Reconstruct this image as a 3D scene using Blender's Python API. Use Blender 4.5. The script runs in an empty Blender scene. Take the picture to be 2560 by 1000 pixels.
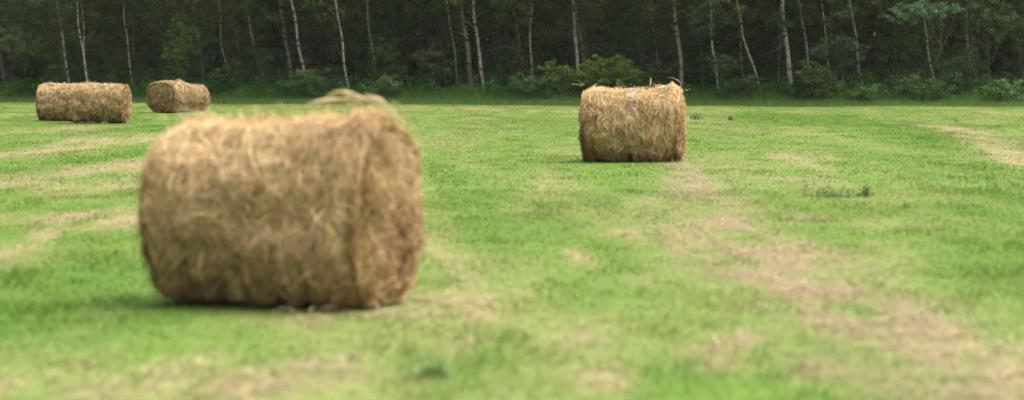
import bpy, math, random
import numpy as np
from mathutils import Vector

rng = np.random.default_rng(7)
random.seed(7)
C = bpy.context.scene.collection
R = math.radians

# ------------------------------------------------------------------ camera geometry
F, H = 6044.0, 1.585                      # focal length in photo pixels (85 mm), eye height in m
PITCH = math.atan(320.0 / F)
def ray(px, py):
    u, v = (px - 1280.0) / F, (500.0 - py) / F
    return np.array([u, math.cos(PITCH) + v * math.sin(PITCH), -math.sin(PITCH) + v * math.cos(PITCH)])
def gp(px, py):
    d = ray(px, py); t = -H / d[2]
    return np.array([d[0] * t, d[1] * t, 0.0])
def at(px, py, Y):
    d = ray(px, py); t = Y / d[1]
    return np.array([d[0] * t, Y, H + d[2] * t])
def edge(x):
    return np.interp(x, [-70, -28, -12, 0, 24, 70], [146, 131, 121, 117.5, 113, 108])

# ------------------------------------------------------------------ noise
def _h(i, j, k, s):
    n = (i * 374761393 + j * 668265263 + k * 2147483647 + s * 1274126177) & 0xffffffff
    n = ((n ^ (n >> 13)) * 1274126177) & 0xffffffff
    return ((n ^ (n >> 16)) & 0xffff) / 65535.0
def vn(x, y, z=0.0, s=0):
    x, y, z = np.broadcast_arrays(np.asarray(x, float), np.asarray(y, float), np.asarray(z, float))
    i, j, k = np.floor(x).astype(np.int64), np.floor(y).astype(np.int64), np.floor(z).astype(np.int64)
    f, g, h = x - i, y - j, z - k
    f, g, h = f*f*(3-2*f), g*g*(3-2*g), h*h*(3-2*h)
    def L(a, b, t): return a + (b - a) * t
    return L(L(L(_h(i,j,k,s), _h(i+1,j,k,s), f), L(_h(i,j+1,k,s), _h(i+1,j+1,k,s), f), g),
             L(L(_h(i,j,k+1,s), _h(i+1,j,k+1,s), f), L(_h(i,j+1,k+1,s), _h(i+1,j+1,k+1,s), f), g), h)
def fbm(x, y, z=0.0, s=0, o=4):
    a, t, r = 1.0, 0.0, 0.0
    for q in range(o):
        r = r + a * vn(np.asarray(x) * 2**q, np.asarray(y) * 2**q, np.asarray(z) * 2**q, s + q * 17); t += a; a *= 0.5
    return r / t
def sstep(a, b, v):
    t = np.clip((v - a) / (b - a), 0, 1); return t * t * (3 - 2 * t)

# ------------------------------------------------------------------ mesh helpers
def mesh_np(name, verts, faces, n, col=None, mat=None, smooth=False):
    """verts (V,3), faces flat index array with n corners per face, col (V,3)"""
    me = bpy.data.meshes.new(name)
    verts = np.ascontiguousarray(verts, np.float32)
    faces = np.ascontiguousarray(faces, np.int32).ravel()
    nf = len(faces) // n
    me.vertices.add(len(verts)); me.vertices.foreach_set('co', verts.ravel())
    me.loops.add(len(faces)); me.loops.foreach_set('vertex_index', faces)
    me.polygons.add(nf)
    me.polygons.foreach_set('loop_start', np.arange(nf, dtype=np.int32) * n)
    if smooth: me.polygons.foreach_set('use_smooth', np.ones(nf, bool))
    if col is not None:
        a = me.color_attributes.new('tint', 'FLOAT_COLOR', 'POINT')
        c4 = np.ones((len(verts), 4), np.float32); c4[:, :3] = col
        a.data.foreach_set('color', c4.ravel())
    me.update(calc_edges=True)
    if mat: me.materials.append(mat)
    return me
def link(name, me, parent=None):
    o = bpy.data.objects.new(name, me); C.objects.link(o)
    if parent: o.parent = parent
    return o
def thing(name, label, cat, loc=(0,0,0), rz=0.0, group=None):
    o = bpy.data.objects.new(name, None); C.objects.link(o)
    o.empty_display_size = 0.3
    o.location = loc; o.rotation_euler = (0, 0, rz)
    o['label'] = label; o['category'] = cat
    if group: o['group'] = group
    return o
def joined(parts):
    """parts: list of (verts, faces(M,4), col) -> one set"""
    V, Fc, K, off = [], [], [], 0
    for v, f, k in parts:
        V.append(v); Fc.append(f + off); K.append(np.broadcast_to(k, (len(v), 3))); off += len(v)
    return np.vstack(V), np.vstack(Fc), np.vstack(K)
def tube(pts, rad, n=8, col=(.3,.3,.3), rough=0.0, seed=0):
    pts = np.asarray(pts, float); m = len(pts)
    rad = np.broadcast_to(np.asarray(rad, float), (m,))
    t = np.gradient(pts, axis=0); t /= np.linalg.norm(t, axis=1)[:, None] + 1e-9
    ref = np.where(np.abs(t[:, 2:3]) > 0.8, np.array([[1., 0, 0]]), np.array([[0, 0, 1.]]))
    a = np.cross(t, ref); a /= np.linalg.norm(a, axis=1)[:, None]; b = np.cross(t, a)
    th = np.linspace(0, 2*np.pi, n, endpoint=False)
    rr = rad[:, None] * (1 + rough * (vn(np.arange(m)[:, None] * 0.7, np.cos(th)[None] * 1.5, np.sin(th)[None] * 1.5, seed) - 0.5))
    v = pts[:, None] + rr[..., None] * (np.cos(th)[None, :, None] * a[:, None] + np.sin(th)[None, :, None] * b[:, None])
    i = np.arange(m - 1)[:, None] * n; j = np.arange(n)[None]; k = (j + 1) % n
    f = np.stack([i + j, i + k, i + n + k, i + n + j], -1).reshape(-1, 4)
    c = np.asarray(col, float)
    if c.ndim == 2: c = np.repeat(c, n, axis=0)
    return v.reshape(-1, 3), f, c
def ribbons(P, W, col):
    """P (S,N,3) centre lines, W (S,N,3) half-width vectors, col (S,3) or (S,N,3)"""
    S, N = P.shape[:2]
    v = np.stack([P - W, P + W], 2).reshape(-1, 3)
    base = np.arange(S)[:, None] * (2 * N) + np.arange(N - 1)[None] * 2
    f = np.stack([base, base + 1, base + 3, base + 2], -1).reshape(-1, 4)
    if col.ndim == 2: col = np.repeat(col[:, None], N, 1)
    c = np.repeat(col[:, :, None], 2, 2).reshape(-1, 3)
    return v, f, c
def unit(a): return a / (np.linalg.norm(a, axis=-1, keepdims=True) + 1e-9)
def leaves(cen, size, col, up=0.35, seed=0, aspect=0.6):
    """rhombic slightly folded leaves as quads"""
    r = np.random.default_rng(seed); n = len(cen)
    nrm = unit(r.normal(size=(n, 3)) + np.array([0, 0, up * 2]))
    a = unit(np.cross(nrm, r.normal(size=(n, 3)))); b = np.cross(nrm, a)
    s = np.broadcast_to(np.asarray(size, float), (n,))[:, None]
    v = np.stack([cen - a*s*.5, cen + b*s*.5*aspect + nrm*s*.08, cen + a*s*.5 - nrm*s*.1, cen - b*s*.5*aspect + nrm*s*.08], 1)
    f = np.arange(n * 4).reshape(-1, 4)
    return v.reshape(-1, 3), f, np.repeat(col, 4, axis=0)
def clumps(centres, rad, per, seed, flat=0.7):
    r = np.random.default_rng(seed)
    c = np.repeat(centres, per, axis=0)
    rr = np.repeat(np.broadcast_to(np.asarray(rad, float), (len(centres),)), per)[:, None]
    off = unit(r.normal(size=c.shape)) * (r.random((len(c), 1)) ** 0.5) * rr
    off[:, 2] *= flat
    return c + off

# ------------------------------------------------------------------ materials
def mat_tint(name, rough=0.8, trans=0.0, noise=None, spec=0.2, bump=None, gain=0.25):
    m = bpy.data.materials.new(name); m.use_nodes = True
    nt = m.node_tree; nt.nodes.clear()
    out = nt.nodes.new('ShaderNodeOutputMaterial')
    bs = nt.nodes.new('ShaderNodeBsdfPrincipled')
    bs.inputs['Roughness'].default_value = rough
    bs.inputs['Specular IOR Level'].default_value = spec
    at_ = nt.nodes.new('ShaderNodeAttribute'); at_.attribute_name = 'tint'
    src = at_.outputs['Color']
    tc = nt.nodes.new('ShaderNodeTexCoord')
    if noise:
        scl = nt.nodes.new('ShaderNodeMapping'); scl.inputs['Scale'].default_value = noise
        nt.links.new(tc.outputs['Object'], scl.inputs['Vector'])
        nz = nt.nodes.new('ShaderNodeTexNoise'); nz.inputs['Scale'].default_value = 1; nz.inputs['Detail'].default_value = 5
        nt.links.new(scl.outputs[0], nz.inputs['Vector'])
        mr = nt.nodes.new('ShaderNodeMapRange')
        mr.inputs['From Min'].default_value = .3; mr.inputs['From Max'].default_value = .7
        mr.inputs['To Min'].default_value = 1 - gain * 1.6; mr.inputs['To Max'].default_value = 1 + gain
        nt.links.new(nz.outputs['Fac'], mr.inputs['Value'])
        mx = nt.nodes.new('ShaderNodeVectorMath'); mx.operation = 'SCALE'
        nt.links.new(src, mx.inputs[0]); nt.links.new(mr.outputs[0], mx.inputs['Scale'])
        src = mx.outputs[0]
        if bump:
            bp = nt.nodes.new('ShaderNodeBump'); bp.inputs['Strength'].default_value = .6; bp.inputs['Distance'].default_value = bump
            nt.links.new(nz.outputs['Fac'], bp.inputs['Height']); nt.links.new(bp.outputs[0], bs.inputs['Normal'])
    nt.links.new(src, bs.inputs['Base Color'])
    if trans:
        tr = nt.nodes.new('ShaderNodeBsdfTranslucent'); nt.links.new(src, tr.inputs['Color'])
        mix = nt.nodes.new('ShaderNodeMixShader'); mix.inputs[0].default_value = trans
        nt.links.new(bs.outputs[0], mix.inputs[1]); nt.links.new(tr.outputs[0], mix.inputs[2])
        nt.links.new(mix.outputs[0], out.inputs[0])
    else: nt.links.new(bs.outputs[0], out.inputs[0])
    return m
M_field = mat_tint('field_soil_and_grass', .95, 0, (3, 3, 3), .1, .008, .10)
M_blade = mat_tint('grass_blade', .8, .45, None, .1)
nt_ = M_blade.node_tree      # fine blades scatter like a soft sward: bend their normals towards the sky
ge = nt_.nodes.new('ShaderNodeNewGeometry'); v1 = nt_.nodes.new('ShaderNodeVectorMath'); v1.operation = 'MULTIPLY_ADD'
v1.inputs[1].default_value = (.45, .45, .45); v1.inputs[2].default_value = (0, 0, .8)
v2 = nt_.nodes.new('ShaderNodeVectorMath'); v2.operation = 'NORMALIZE'
nt_.links.new(ge.outputs['Normal'], v1.inputs[0]); nt_.links.new(v1.outputs[0], v2.inputs[0])
for nd in nt_.nodes:
    if nd.type == 'BSDF_PRINCIPLED': nt_.links.new(v2.outputs[0], nd.inputs['Normal'])
M_straw = mat_tint('hay_straw', .75, .15, None, .25)
M_bale = mat_tint('hay_packed', .95, 0, (10, 26, 26), .1, .03, .35)
M_leaf = mat_tint('leaf', .85, .3, None, .08)
M_litter = mat_tint('forest_litter', .95, 0, (3, 3, 3), .1, .03, .4)
def mat_bark():
    m = bpy.data.materials.new('birch_bark'); m.use_nodes = True; nt = m.node_tree
    bs = nt.nodes['Principled BSDF']; bs.inputs['Roughness'].default_value = .8; bs.inputs['Specular IOR Level'].default_value = .15
    a = nt.nodes.new('ShaderNodeAttribute'); a.attribute_name = 'tint'
    tc = nt.nodes.new('ShaderNodeTexCoord'); mp = nt.nodes.new('ShaderNodeMapping'); mp.inputs['Scale'].default_value = (3, 3, 7)
    nz = nt.nodes.new('ShaderNodeTexNoise'); nz.inputs['Detail'].default_value = 6; nz.inputs['Scale'].default_value = 1
    nt.links.new(tc.outputs['Object'], mp.inputs[0]); nt.links.new(mp.outputs[0], nz.inputs['Vector'])
    r = nt.nodes.new('ShaderNodeValToRGB'); r.color_ramp.elements[0].position = .36; r.color_ramp.elements[0].color = (.12, .10, .08, 1)
    r.color_ramp.elements[1].position = .5; r.color_ramp.elements[1].color = (1, 1, 1, 1)
    nt.links.new(nz.outputs['Fac'], r.inputs[0])
    mx = nt.nodes.new('ShaderNodeVectorMath'); mx.operation = 'MULTIPLY'
    nt.links.new(a.outputs['Color'], mx.inputs[0]); nt.links.new(r.outputs[0], mx.inputs[1])
    nt.links.new(mx.outputs[0], bs.inputs['Base Color'])
    return m
M_bark = mat_bark()

# ------------------------------------------------------------------ field colour map (real colour of the mown sward, in ground metres)
SPL = []   # x, y, rx, ry, kind, strength
def spot(px, py, rx, ry, kind, st=1.0):
    c = gp(px, py); d0, d1 = gp(px, py + ry)[1], gp(px, max(py - ry, 200))[1]
    SPL.append((c[0], c[1], rx / F * c[1], max(.08, (d1 - d0) / 2), kind, st))
def streak(pts, kind, st=1.0, step=None):
    """pts: (px, py, rx, ry)"""
    for a, b in zip(pts[:-1], pts[1:]):
        n = max(2, int(math.hypot(b[0]-a[0], (b[1]-a[1])*2) / max(8, min(a[2], b[2]) * 1.3)))
        for q in range(n):
            t = q / n
            spot(*[a[w] + (b[w] - a[w]) * t for w in range(4)], kind, st)
    spot(*pts[-1], kind, st)
# big pinkish track of cut hay, right
streak([(1740,440,44,20),(1735,500,65,27),(1770,560,117,27),(1850,610,143,32),(1940,650,156,39),(2030,710,169,41),(2140,780,195,43),(2260,840,208,46),(2380,900,195,50),(2480,980,195,50)], 'p', .66)
streak([(2330,870,90,26),(2420,850,80,28),(2500,900,70,30),(2540,970,70,30)], 's', .55)
streak([(1760,600,80,12),(1850,590,80,12),(1960,620,80,14)], 's', .35)
streak([(1740,400,20,6),(1820,440,40,6),(1900,450,60,8),(1990,460,50,9)], 'p', .35)
spot(1880,840,60,18,'p',.7); spot(1780,870,45,20,'s',.8); spot(1800,920,40,14,'p',.5)
streak([(2400,830,60,22),(2470,880,50,26)], 's', .6)
streak([(1975,393,18,6),(2010,415,24,8),(2060,440,22,6)], 's', .75)
streak([(2340,318,30,7),(2420,330,50,8),(2480,362,40,8),(2530,385,40,9),(2580,410,40,10)], 's', .75)
streak([(2430,290,40,4),(2560,285,60,4)], 's', .4)
streak([(2240,295,60,3),(2400,300,60,3)], 's', .25)
spot(2150,700,70,14,'p',.5); spot(1480,640,24,14,'s',.8); spot(1560,580,24,10,'s',.8); spot(1700,630,30,16,'s',.7)
spot(1535,960,60,28,'s',.7); spot(1480,850,50,22,'p',.5); spot(1600,700,40,16,'p',.3)
streak([(1330,520,60,14),(1390,450,30,18)], 's', .4)
streak([(1800,590,80,16),(2000,560,120,12)], 'p', .35)
streak([(1700,890,60,20),(2000,930,90,30),(2200,900,90,30)], 'p', .45)
# round the near bale
streak([(1080,740,60,20),(1160,735,60,20),(1210,770,40,18)], 's', .65)
streak([(700,770,60,10),(900,765,80,10),(1040,775,50,14)], 's', .5)
streak([(640,800,60,12),(760,800,60,12)], 'p', .3)
streak([(1080,600,24,26),(1150,690,50,20)], 's', .45)
# left hay swaths
streak([(-20,385,60,7),(80,378,60,8),(180,365,60,9),(300,355,60,9),(380,345,40,8)], 's', 0.75)
streak([(-20,470,60,8),(90,455,60,9),(200,430,60,9),(330,410,60,9)], 'p', 0.58)
streak([(200,480,90,12),(330,470,60,14)], 's', 0.52)
streak([(150,540,60,12),(260,540,80,16),(350,545,50,18)], 's', 0.85)
streak([(60,330,60,7),(200,320,80,6)], 's', 0.33)
spot(120,582,22,13,'s', 0.94); spot(30,620,40,16,'s', 0.75); spot(70,640,60,12,'p', 0.29); spot(40,548,60,8,'p', 0.36)
# bottom-left
streak([(330,985,80,24),(430,965,70,24),(540,920,50,28),(600,960,40,20)], 's', 0.75)
streak([(700,950,50,16),(800,900,60,22),(850,930,50,18)], 'p', 0.43)
spot(1010,920,90,24,'p', 0.22); spot(250,900,60,24,'p', 0.14); spot(1180,850,80,22,'s', 0.23)
spot(20,975,28,14,'s', 0.85)
# far field
streak([(1000,275,160,4),(1400,272,200,4),(1700,285,60,4)], 's', .3)
streak([(1100,300,160,4),(1250,330,90,5)], 's', .25)
streak([(1750,300,60,5),(1880,330,60,5)], 'p', .25)
# deep green regrowth
streak([(1950,300,120,10),(2150,300,120,10),(2280,325,80,14),(2330,370,50,18)], 'g', .8)
streak([(2400,420,80,18),(2500,500,90,30),(2530,600,80,40),(2480,680,90,34)], 'g', .7)
streak([(80,680,120,40),(250,690,120,50),(350,800,120,40),(60,800,100,60)], 'g', .8)
streak([(1180,330,80,14),(1300,300,80,10)], 'g', .5)
streak([(200,285,100,8),(400,320,60,8),(700,280,100,5)], 'g', .5)
streak([(1120,480,40,40),(1400,560,60,20),(1250,600,50,20)], 'g', .5)
streak([(1000,900,60,36),(1100,930,50,40),(1250,880,100,40)], 'g', .7)
spot(2130,810,60,40,'g',1.2); spot(2090,880,60,30,'g',.5); spot(300,580,60,20,'g',.6); spot(1700,960,120,30,'g',.6)
spot(130,360,80,10,'g',.3); streak([(120,410,80,8),(330,385,60,8)], 'g', .5); spot(740,890,100,30,'g',.4)
SPA = {k: np.array([s[:4] + (s[5],) for s in SPL if s[4] == k]) for k in 'spg'}

G1, G2, G3 = np.array([.094,.163,.022]), np.array([.120,.175,.035]), np.array([.071,.141,.017])
S1, S2 = np.array([.270,.212,.112]), np.array([.232,.172,.104])
def field_maps(x, y):
    wx = x + (fbm(x*1.6, y*.4, 0, 3) - .5) * (.25 + .016 * y); wy = y + (fbm(x*1.6+40, y*.35, 0, 5) - .5) * (.8 + .045 * y)
    out = {}
    for k, A in SPA.items():
        m = np.zeros_like(x)
        for (cx, cy, rx, ry, st) in A:
            q = ((wx - cx) / rx) ** 2 + ((wy - cy) / ry) ** 2
            g = q < 6
            if g.any(): m[g] = np.maximum(m[g], st * np.exp(-q[g] * .55))
        out[k] = m
    n1 = fbm(x*1.5, y*.28, 0, 21); n2 = fbm(x*3.1, y*.7, 0, 23); n3 = fbm(x*.6, y*.14, 0, 25)
    s = np.clip(out['s'] * (.05 + 1.45*n2) , 0, 1); p = np.clip(out['p'] * (.2 + 1.35*sstep(.2, .8, fbm(x*3.0, y*.8, 0, 27))), 0, 1)
    patch = .03 + sstep(.45, .75, fbm(x*.9, y*.2, 0, 29)) * .30 + sstep(.5, .8, n1) * .22
    s = np.clip(s + patch * (1 - out['g']) * .75, 0, .93)
    g = np.clip(out['g'] * 1.05 + sstep(.45, .7, n3) * .25 + sstep(.35,.2,n2) * .25, 0, 1)
    yl = np.clip(sstep(.35, .7, fbm(x*1.1+9, y*.25, 0, 31)), 0, 1)
    return s, p, g, yl
def mixc(a, b, t): return a + (b - a) * t[:, None]
def chunked(f, x, y, n=60000):
    o = [f(x[i:i+n], y[i:i+n]) for i in range(0, len(x), n)]
    return [np.concatenate(q) for q in zip(*o)]
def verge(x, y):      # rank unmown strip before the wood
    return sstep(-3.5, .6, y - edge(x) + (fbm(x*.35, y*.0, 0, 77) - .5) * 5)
def zground(x, y):
    return (fbm(x*.22, y*.12, 0, 51, 1) - .5) * .10 * sstep(6, 30, y)

# ground sheet
ys = np.concatenate([np.linspace(-30, 7, 12), np.geomspace(7.6, 138, 420), np.geomspace(141, 900, 20)])
xs0 = np.concatenate([np.linspace(-1, -.5, 14)[:-1], np.linspace(-.5, .5, 420), np.linspace(.5, 1, 14)[1:]])
Y, X = np.meshgrid(ys, xs0, indexing='ij')
X = np.sign(X) * np.where(np.abs(X) <= .5, np.abs(X) * 2 * (4.5 + .27 * np.clip(Y, 0, None)),
                          (4.5 + .27 * np.clip(Y, 0, None)) + ((np.abs(X) - .5) * 2) ** 2 * 500)
xf, yf = X.ravel(), Y.ravel()
s, p, g, yl = chunked(field_maps, xf, yf)
col = mixc(np.broadcast_to(G1, (len(xf), 3)), G2, yl); col = mixc(col, G3, g); col = mixc(col, S2, p); col = mixc(col, S1, s)
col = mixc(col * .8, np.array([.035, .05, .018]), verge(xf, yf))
V = np.stack([xf, yf, zground(xf, yf)], 1)
nx = len(xs0); i = np.arange(len(ys) - 1)[:, None] * nx + np.arange(nx - 1)[None]
Fq = np.stack([i, i + 1, i + nx + 1, i + nx], -1).reshape(-1, 4)
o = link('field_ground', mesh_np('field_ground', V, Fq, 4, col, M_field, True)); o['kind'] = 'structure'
o['label'] = 'mown hay meadow of bright green regrowth with straw coloured swaths'

# forest floor
fx = np.linspace(-75, 75, 160); fy = np.linspace(.6, 70, 70)
A, B = np.meshgrid(fx, fy, indexing='xy')
Yf = edge(A) + B; zf = .05 + .25 * sstep(0, 3, B) + (fbm(A*.4, Yf*.4, 0, 91) - .5) * .3 + .02 * B
i = np.arange(69)[:, None] * 160 + np.arange(159)[None]
Fq = np.stack([i, i + 1, i + 161, i + 160], -1).reshape(-1, 4)
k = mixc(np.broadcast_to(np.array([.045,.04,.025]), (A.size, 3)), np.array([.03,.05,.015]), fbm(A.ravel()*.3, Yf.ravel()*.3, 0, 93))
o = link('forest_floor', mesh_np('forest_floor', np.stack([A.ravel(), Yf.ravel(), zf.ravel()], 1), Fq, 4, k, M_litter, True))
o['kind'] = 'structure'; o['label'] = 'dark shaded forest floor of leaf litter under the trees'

# grass blades -------------------------------------------------------
def grass_field():
    n = 950000
    # distance distribution: part near, part far
    y = np.concatenate([8.6 + (32 - 8.6) * rng.random(200000) ** .8, 30 + 108 * rng.random(n - 200000) ** .85])
    x = (rng.random(n) * 2 - 1) * (.25 * y + 3.5)
    keep = y < edge(x) + .3
    x, y = x[keep], y[keep]; n = len(x)
    s, p, g, yl = chunked(field_maps, x, y)
    dens = vn(x*4.2, y*4.2, 0, 61)
    u = rng.random(n)
    dry = u < s; pink = (~dry) & (u < s + p * (1 - s))
    c = mixc(np.broadcast_to(G1, (n, 3)), G2, yl); c = mixc(c, G3, g)
    c = c * (.9 + .2 * rng.random((n, 1)))
    c = mixc(c, S2, np.clip(p + (rng.random(n) - .5) * .3 * (p > .05), 0, 1))
    c = mixc(c, S1, np.clip(s + (rng.random(n) - .5) * .3 * (s > .05), 0, 1))
    hgt = (.014 + .026 * rng.random(n)) * (.75 + .5 * dens) * (1 + .35 * g) * (.75 + .75 * sstep(.4, .85, fbm(x*2.6, y*1.1, 0, 63, 2))) 
    flat = dry | pink
    hgt[flat] *= .55
    near = y < 32
    w = np.where(near, .006 + .004 * rng.random(n), .009 + .006 * rng.random(n))
    ang = rng.random(n) * 2 * np.pi
    lean = np.where(flat, .08 + .10 * rng.random(n), .015 + .07 * rng.random(n))
    la = rng.random(n) * 2 * np.pi
    z0 = zground(x, y) - .004
    b = np.stack([x, y, z0], 1)
    wv = np.stack([np.cos(ang) * w, np.sin(ang) * w, np.zeros(n)], 1)
    tip = b + np.stack([np.cos(la) * lean, np.sin(la) * lean, hgt], 1)
    v = np.stack([b - wv, b + wv, tip], 1).reshape(-1, 3)
    f = np.arange(n * 3)
    o = link('meadow_grass', mesh_np('meadow_grass', v, f, 3, np.repeat(c, 3, 0), M_blade))
    o['kind'] = 'stuff'; o['label'] = 'short bright green grass regrowing over the mown hay field'; o['category'] = 'grass'
grass_field()

# loose hay lying in the swaths
def loose_hay():
    n = 120000
    y = 9 + 110 * rng.random(n) ** 1.3; x = (rng.random(n) * 2 - 1) * (.25 * y + 3)
    s, p, g, yl = chunked(field_maps, x, y)
    keep = (rng.random(n) < np.clip((s + p) * 1.1 - .25, 0, 1)) & (y < edge(x) - 1)
    x, y, s, p = x[keep], y[keep], s[keep], p[keep]; n = len(x)
    N = 4; a = rng.random(n) * 2 * np.pi; L = .08 + .22 * rng.random(n)
    t = np.linspace(-.5, .5, N)[None]
    cv = (rng.random(n) - .5) * 1.6
    ax = a[:, None] + cv[:, None] * t
    P = np.stack([x[:, None] + np.cos(ax) * t * L[:, None], y[:, None] + np.sin(ax) * t * L[:, None],
                  np.broadcast_to(zground(x, y)[:, None] + .01 + .04 * rng.random((n, 1)), (n, N)) + .03 * rng.random((n, N))], -1)
    wv = np.stack([-np.sin(ax), np.cos(ax), .6 * (rng.random((n, N)) - .5)], -1) * (.003 + .003 * rng.random((n, 1, 1)))
    c = np.where((rng.random(n) < s / (s + p + 1e-6))[:, None], S1, S2) * (.75 + .5 * rng.random((n, 1)))
    v, f, k = ribbons(P, wv, c)
    o = link('cut_hay', mesh_np('cut_hay', v, f, 4, k, M_straw)); o['kind'] = 'stuff'
    o['label'] = 'dry cut hay stalks lying in pale swaths on the meadow'; o['category'] = 'hay'
loose_hay()

# ------------------------------------------------------------------ hay bales
H1, H2, H3, H4 = np.array([.69,.54,.31]), np.array([.47,.305,.14]), np.array([.145,.078,.026]), np.array([.33,.24,.072])
def HAY(n, t, g, r):
    c = mixc(np.broadcast_to(H2, (n, 3)), H1, np.clip(t, 0, 1)); c = mixc(c, H3, np.clip(-t, 0, 1)); return mixc(c, H4, g)

def bale(label, pos, az, L, D, seed, nw, width, bumps=(), slump=.05, tone=1.0, lift=1.0, wild=1.0, group='round hay bales in the meadow'):
    """pos: ground point under the middle; az: direction of the axis in the ground plane (radians from +x)"""
    r = np.random.default_rng(seed)
    hay_cols = lambda *a: tone * HAY(*a)
    root = thing('hay_bale', label, 'hay bale', (pos[0], pos[1], 0), az, group)
    Rr = D / 2; floor = -Rr * .975; zc = -floor - .015; hl = L / 2
    def rad(th, x):
        q = np.abs(x) / hl
        cx, sx = np.cos(th), np.sin(th)
        ex = 3.0 - .85 * sstep(.15, -.5, cx)      # boxy shoulders, rounder underside
        box = (np.abs(cx) ** ex + np.abs(sx) ** ex) ** (-1 / ex) * .975
        rr = Rr * box * (1 - .03 * np.clip(q, 0, 1.0) ** 16) + .008 * np.exp(-((q - .92) / .08) ** 2)
        rr = rr + .10 * (fbm(cx*1.6+9, sx*1.6+9, x*1.5, seed, 3) - .5) + .10 * (fbm(cx*4+9, sx*4+9, x*6.5, seed+5, 3) - .5) + .05 * (vn(cx*13+9, sx*13+9, x*15, seed+6) - .5)
        lowp = sstep(-.05, -.75, cx)         # torn vertical hollows low on the sides
        rr = rr - lowp * (.09 * sstep(.45, .75, fbm(x*4.2+3, sx*1.1+9, cx*.9+9, seed+41, 3)) + .05 * sstep(.4, .8, vn(x*13, sx*2, cx*2, seed+43)))
        for (t0, x0, amp, st, sx_) in bumps:
            dt = np.arctan2(np.sin(th - t0), np.cos(th - t0))
            rr = rr + amp * np.exp(-(dt / st) ** 2 - ((x - x0) / sx_) ** 2)
        return rr
    def pos3(th, x, h=0.0):
        rr = rad(th, np.clip(x, -hl, hl)) + h
        y = np.sin(th) * rr * 1.0; z = np.cos(th) * rr
        low = z < floor
        y = y * (1 + slump * sstep(.3, -.8, z / Rr))                       # sags outward low down
        z = np.where(low, floor + (z - floor) * .12, z)
        return np.stack([x, y, z + zc], -1)
    # packed body, its colour darkened to stand for shade under the wisps
    nt_, nx_ = 150, 90
    th = np.linspace(0, 2*np.pi, nt_, endpoint=False); xx = np.linspace(-hl, hl, nx_)
    T, Xg = np.meshgrid(th, xx, indexing='ij')
    v = pos3(T, Xg).reshape(-1, 3)
    i = np.arange(nt_)[:, None] * nx_; j = np.arange(nx_ - 1)[None]; i2 = ((np.arange(nt_) + 1) % nt_)[:, None] * nx_
    f = np.stack([i + j, i2 + j, i2 + j + 1, i + j + 1], -1).reshape(-1, 4)
    t = (fbm(v[:,0]*4, v[:,1]*5, v[:,2]*5, seed+9) - .55) * 2.2
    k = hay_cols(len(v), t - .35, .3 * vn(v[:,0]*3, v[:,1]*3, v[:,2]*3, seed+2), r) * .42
    link('hay_roll', mesh_np('hay_roll', v, f, 4, k, M_bale, True), root)
    # two end faces, spiral-wound
    for sgn in (-1, 1):
        nr = 40
        rho = np.linspace(1, .0, nr)
        T, P = np.meshgrid(th, rho, indexing='ij')
        rim = rad(T, np.full_like(T, sgn * hl)) * P
        y = np.sin(T) * rim; z = np.cos(T) * rim
        y = y * (1 + slump * sstep(.3, -.8, z / Rr)); z = np.where(z < floor, floor + (z - floor) * .12, z)
        bulge = .05 * (1 - P ** 3) + .035 * np.sin((P * 7 + T / (2*np.pi)) * 2 * np.pi) * (P < .97) * .35 + .09 * (fbm(y*5+9, z*5+9, 3., seed+sgn+31, 3) - .5) * sstep(1.0, .8, P)
        xe = sgn * (hl - .002 + bulge)
        v = np.stack([xe, y, z + zc], -1).reshape(-1, 3)
        i = np.arange(nt_)[:, None] * nr; j = np.arange(nr - 1)[None]; i2 = ((np.arange(nt_) + 1) % nt_)[:, None] * nr
        f = np.stack([i + j, i2 + j, i2 + j + 1, i + j + 1], -1).reshape(-1, 4)
        t = (fbm(v[:,1]*6, v[:,2]*6, v[:,0]*2, seed+13) - .55) * 2.4
        k = hay_cols(len(v), t - .3, .35 * vn(v[:,1]*4, v[:,2]*4, 1., seed+3), r) * .4  # end core darkened too, as shade behind the straw
        link('end_face', mesh_np('end_face', v, f, 4, k, M_bale, True), root)
    # wisps of straw all over the skin
    per = 11; N = 6
    def wisp(th0, x0, al, ln, hh, spread, per=per):
        n = len(th0); S = n * per
        rp = lambda a: np.repeat(a, per)
        th_ = rp(th0) + r.normal(size=S) * spread / Rr; x_ = rp(x0) + r.normal(size=S) * spread
        a_ = rp(al) + r.normal(size=S) * .28; l_ = rp(ln) * (.5 + .8 * r.random(S)); h_ = rp(hh) * (.4 + r.random(S))
        cur = rp(r.normal(size=n)) * .3 + r.normal(size=S) * .35
        s = np.linspace(0, 1, N)[None]
        ang = a_[:, None] + cur[:, None] * s
        dth = np.cumsum(np.cos(ang), 1) / N * l_[:, None] / Rr; dx = np.cumsum(np.sin(ang), 1) / N * l_[:, None]
        TH = th_[:, None] + dth; XX = x_[:, None] + dx
        XX = np.clip(XX, -hl - .07, hl + .07)
        hcurve = (.004 + h_[:, None] * (4 * s * (1 - s) * .5 + s ** 2 * .8))
        over = np.clip(np.abs(XX) - hl, 0, 1)
        P = pos3(TH, XX, hcurve - over * .6)
        # loose ends droop with gravity
        P[..., 2] -= (s ** 2) * .35 * h_[:, None] * (np.abs(np.sin(TH)))
        tan = unit(np.gradient(P, axis=1)); nrm = np.stack([np.zeros_like(TH), np.sin(TH), np.cos(TH)], -1)
        W = unit(unit(np.cross(tan, nrm)) + nrm * r.normal(size=(S, 1, 1)) * .5) * (width * (.5 + .7 * r.random((S, 1, 1)))) * (1 - .55 * s[..., None])
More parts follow.
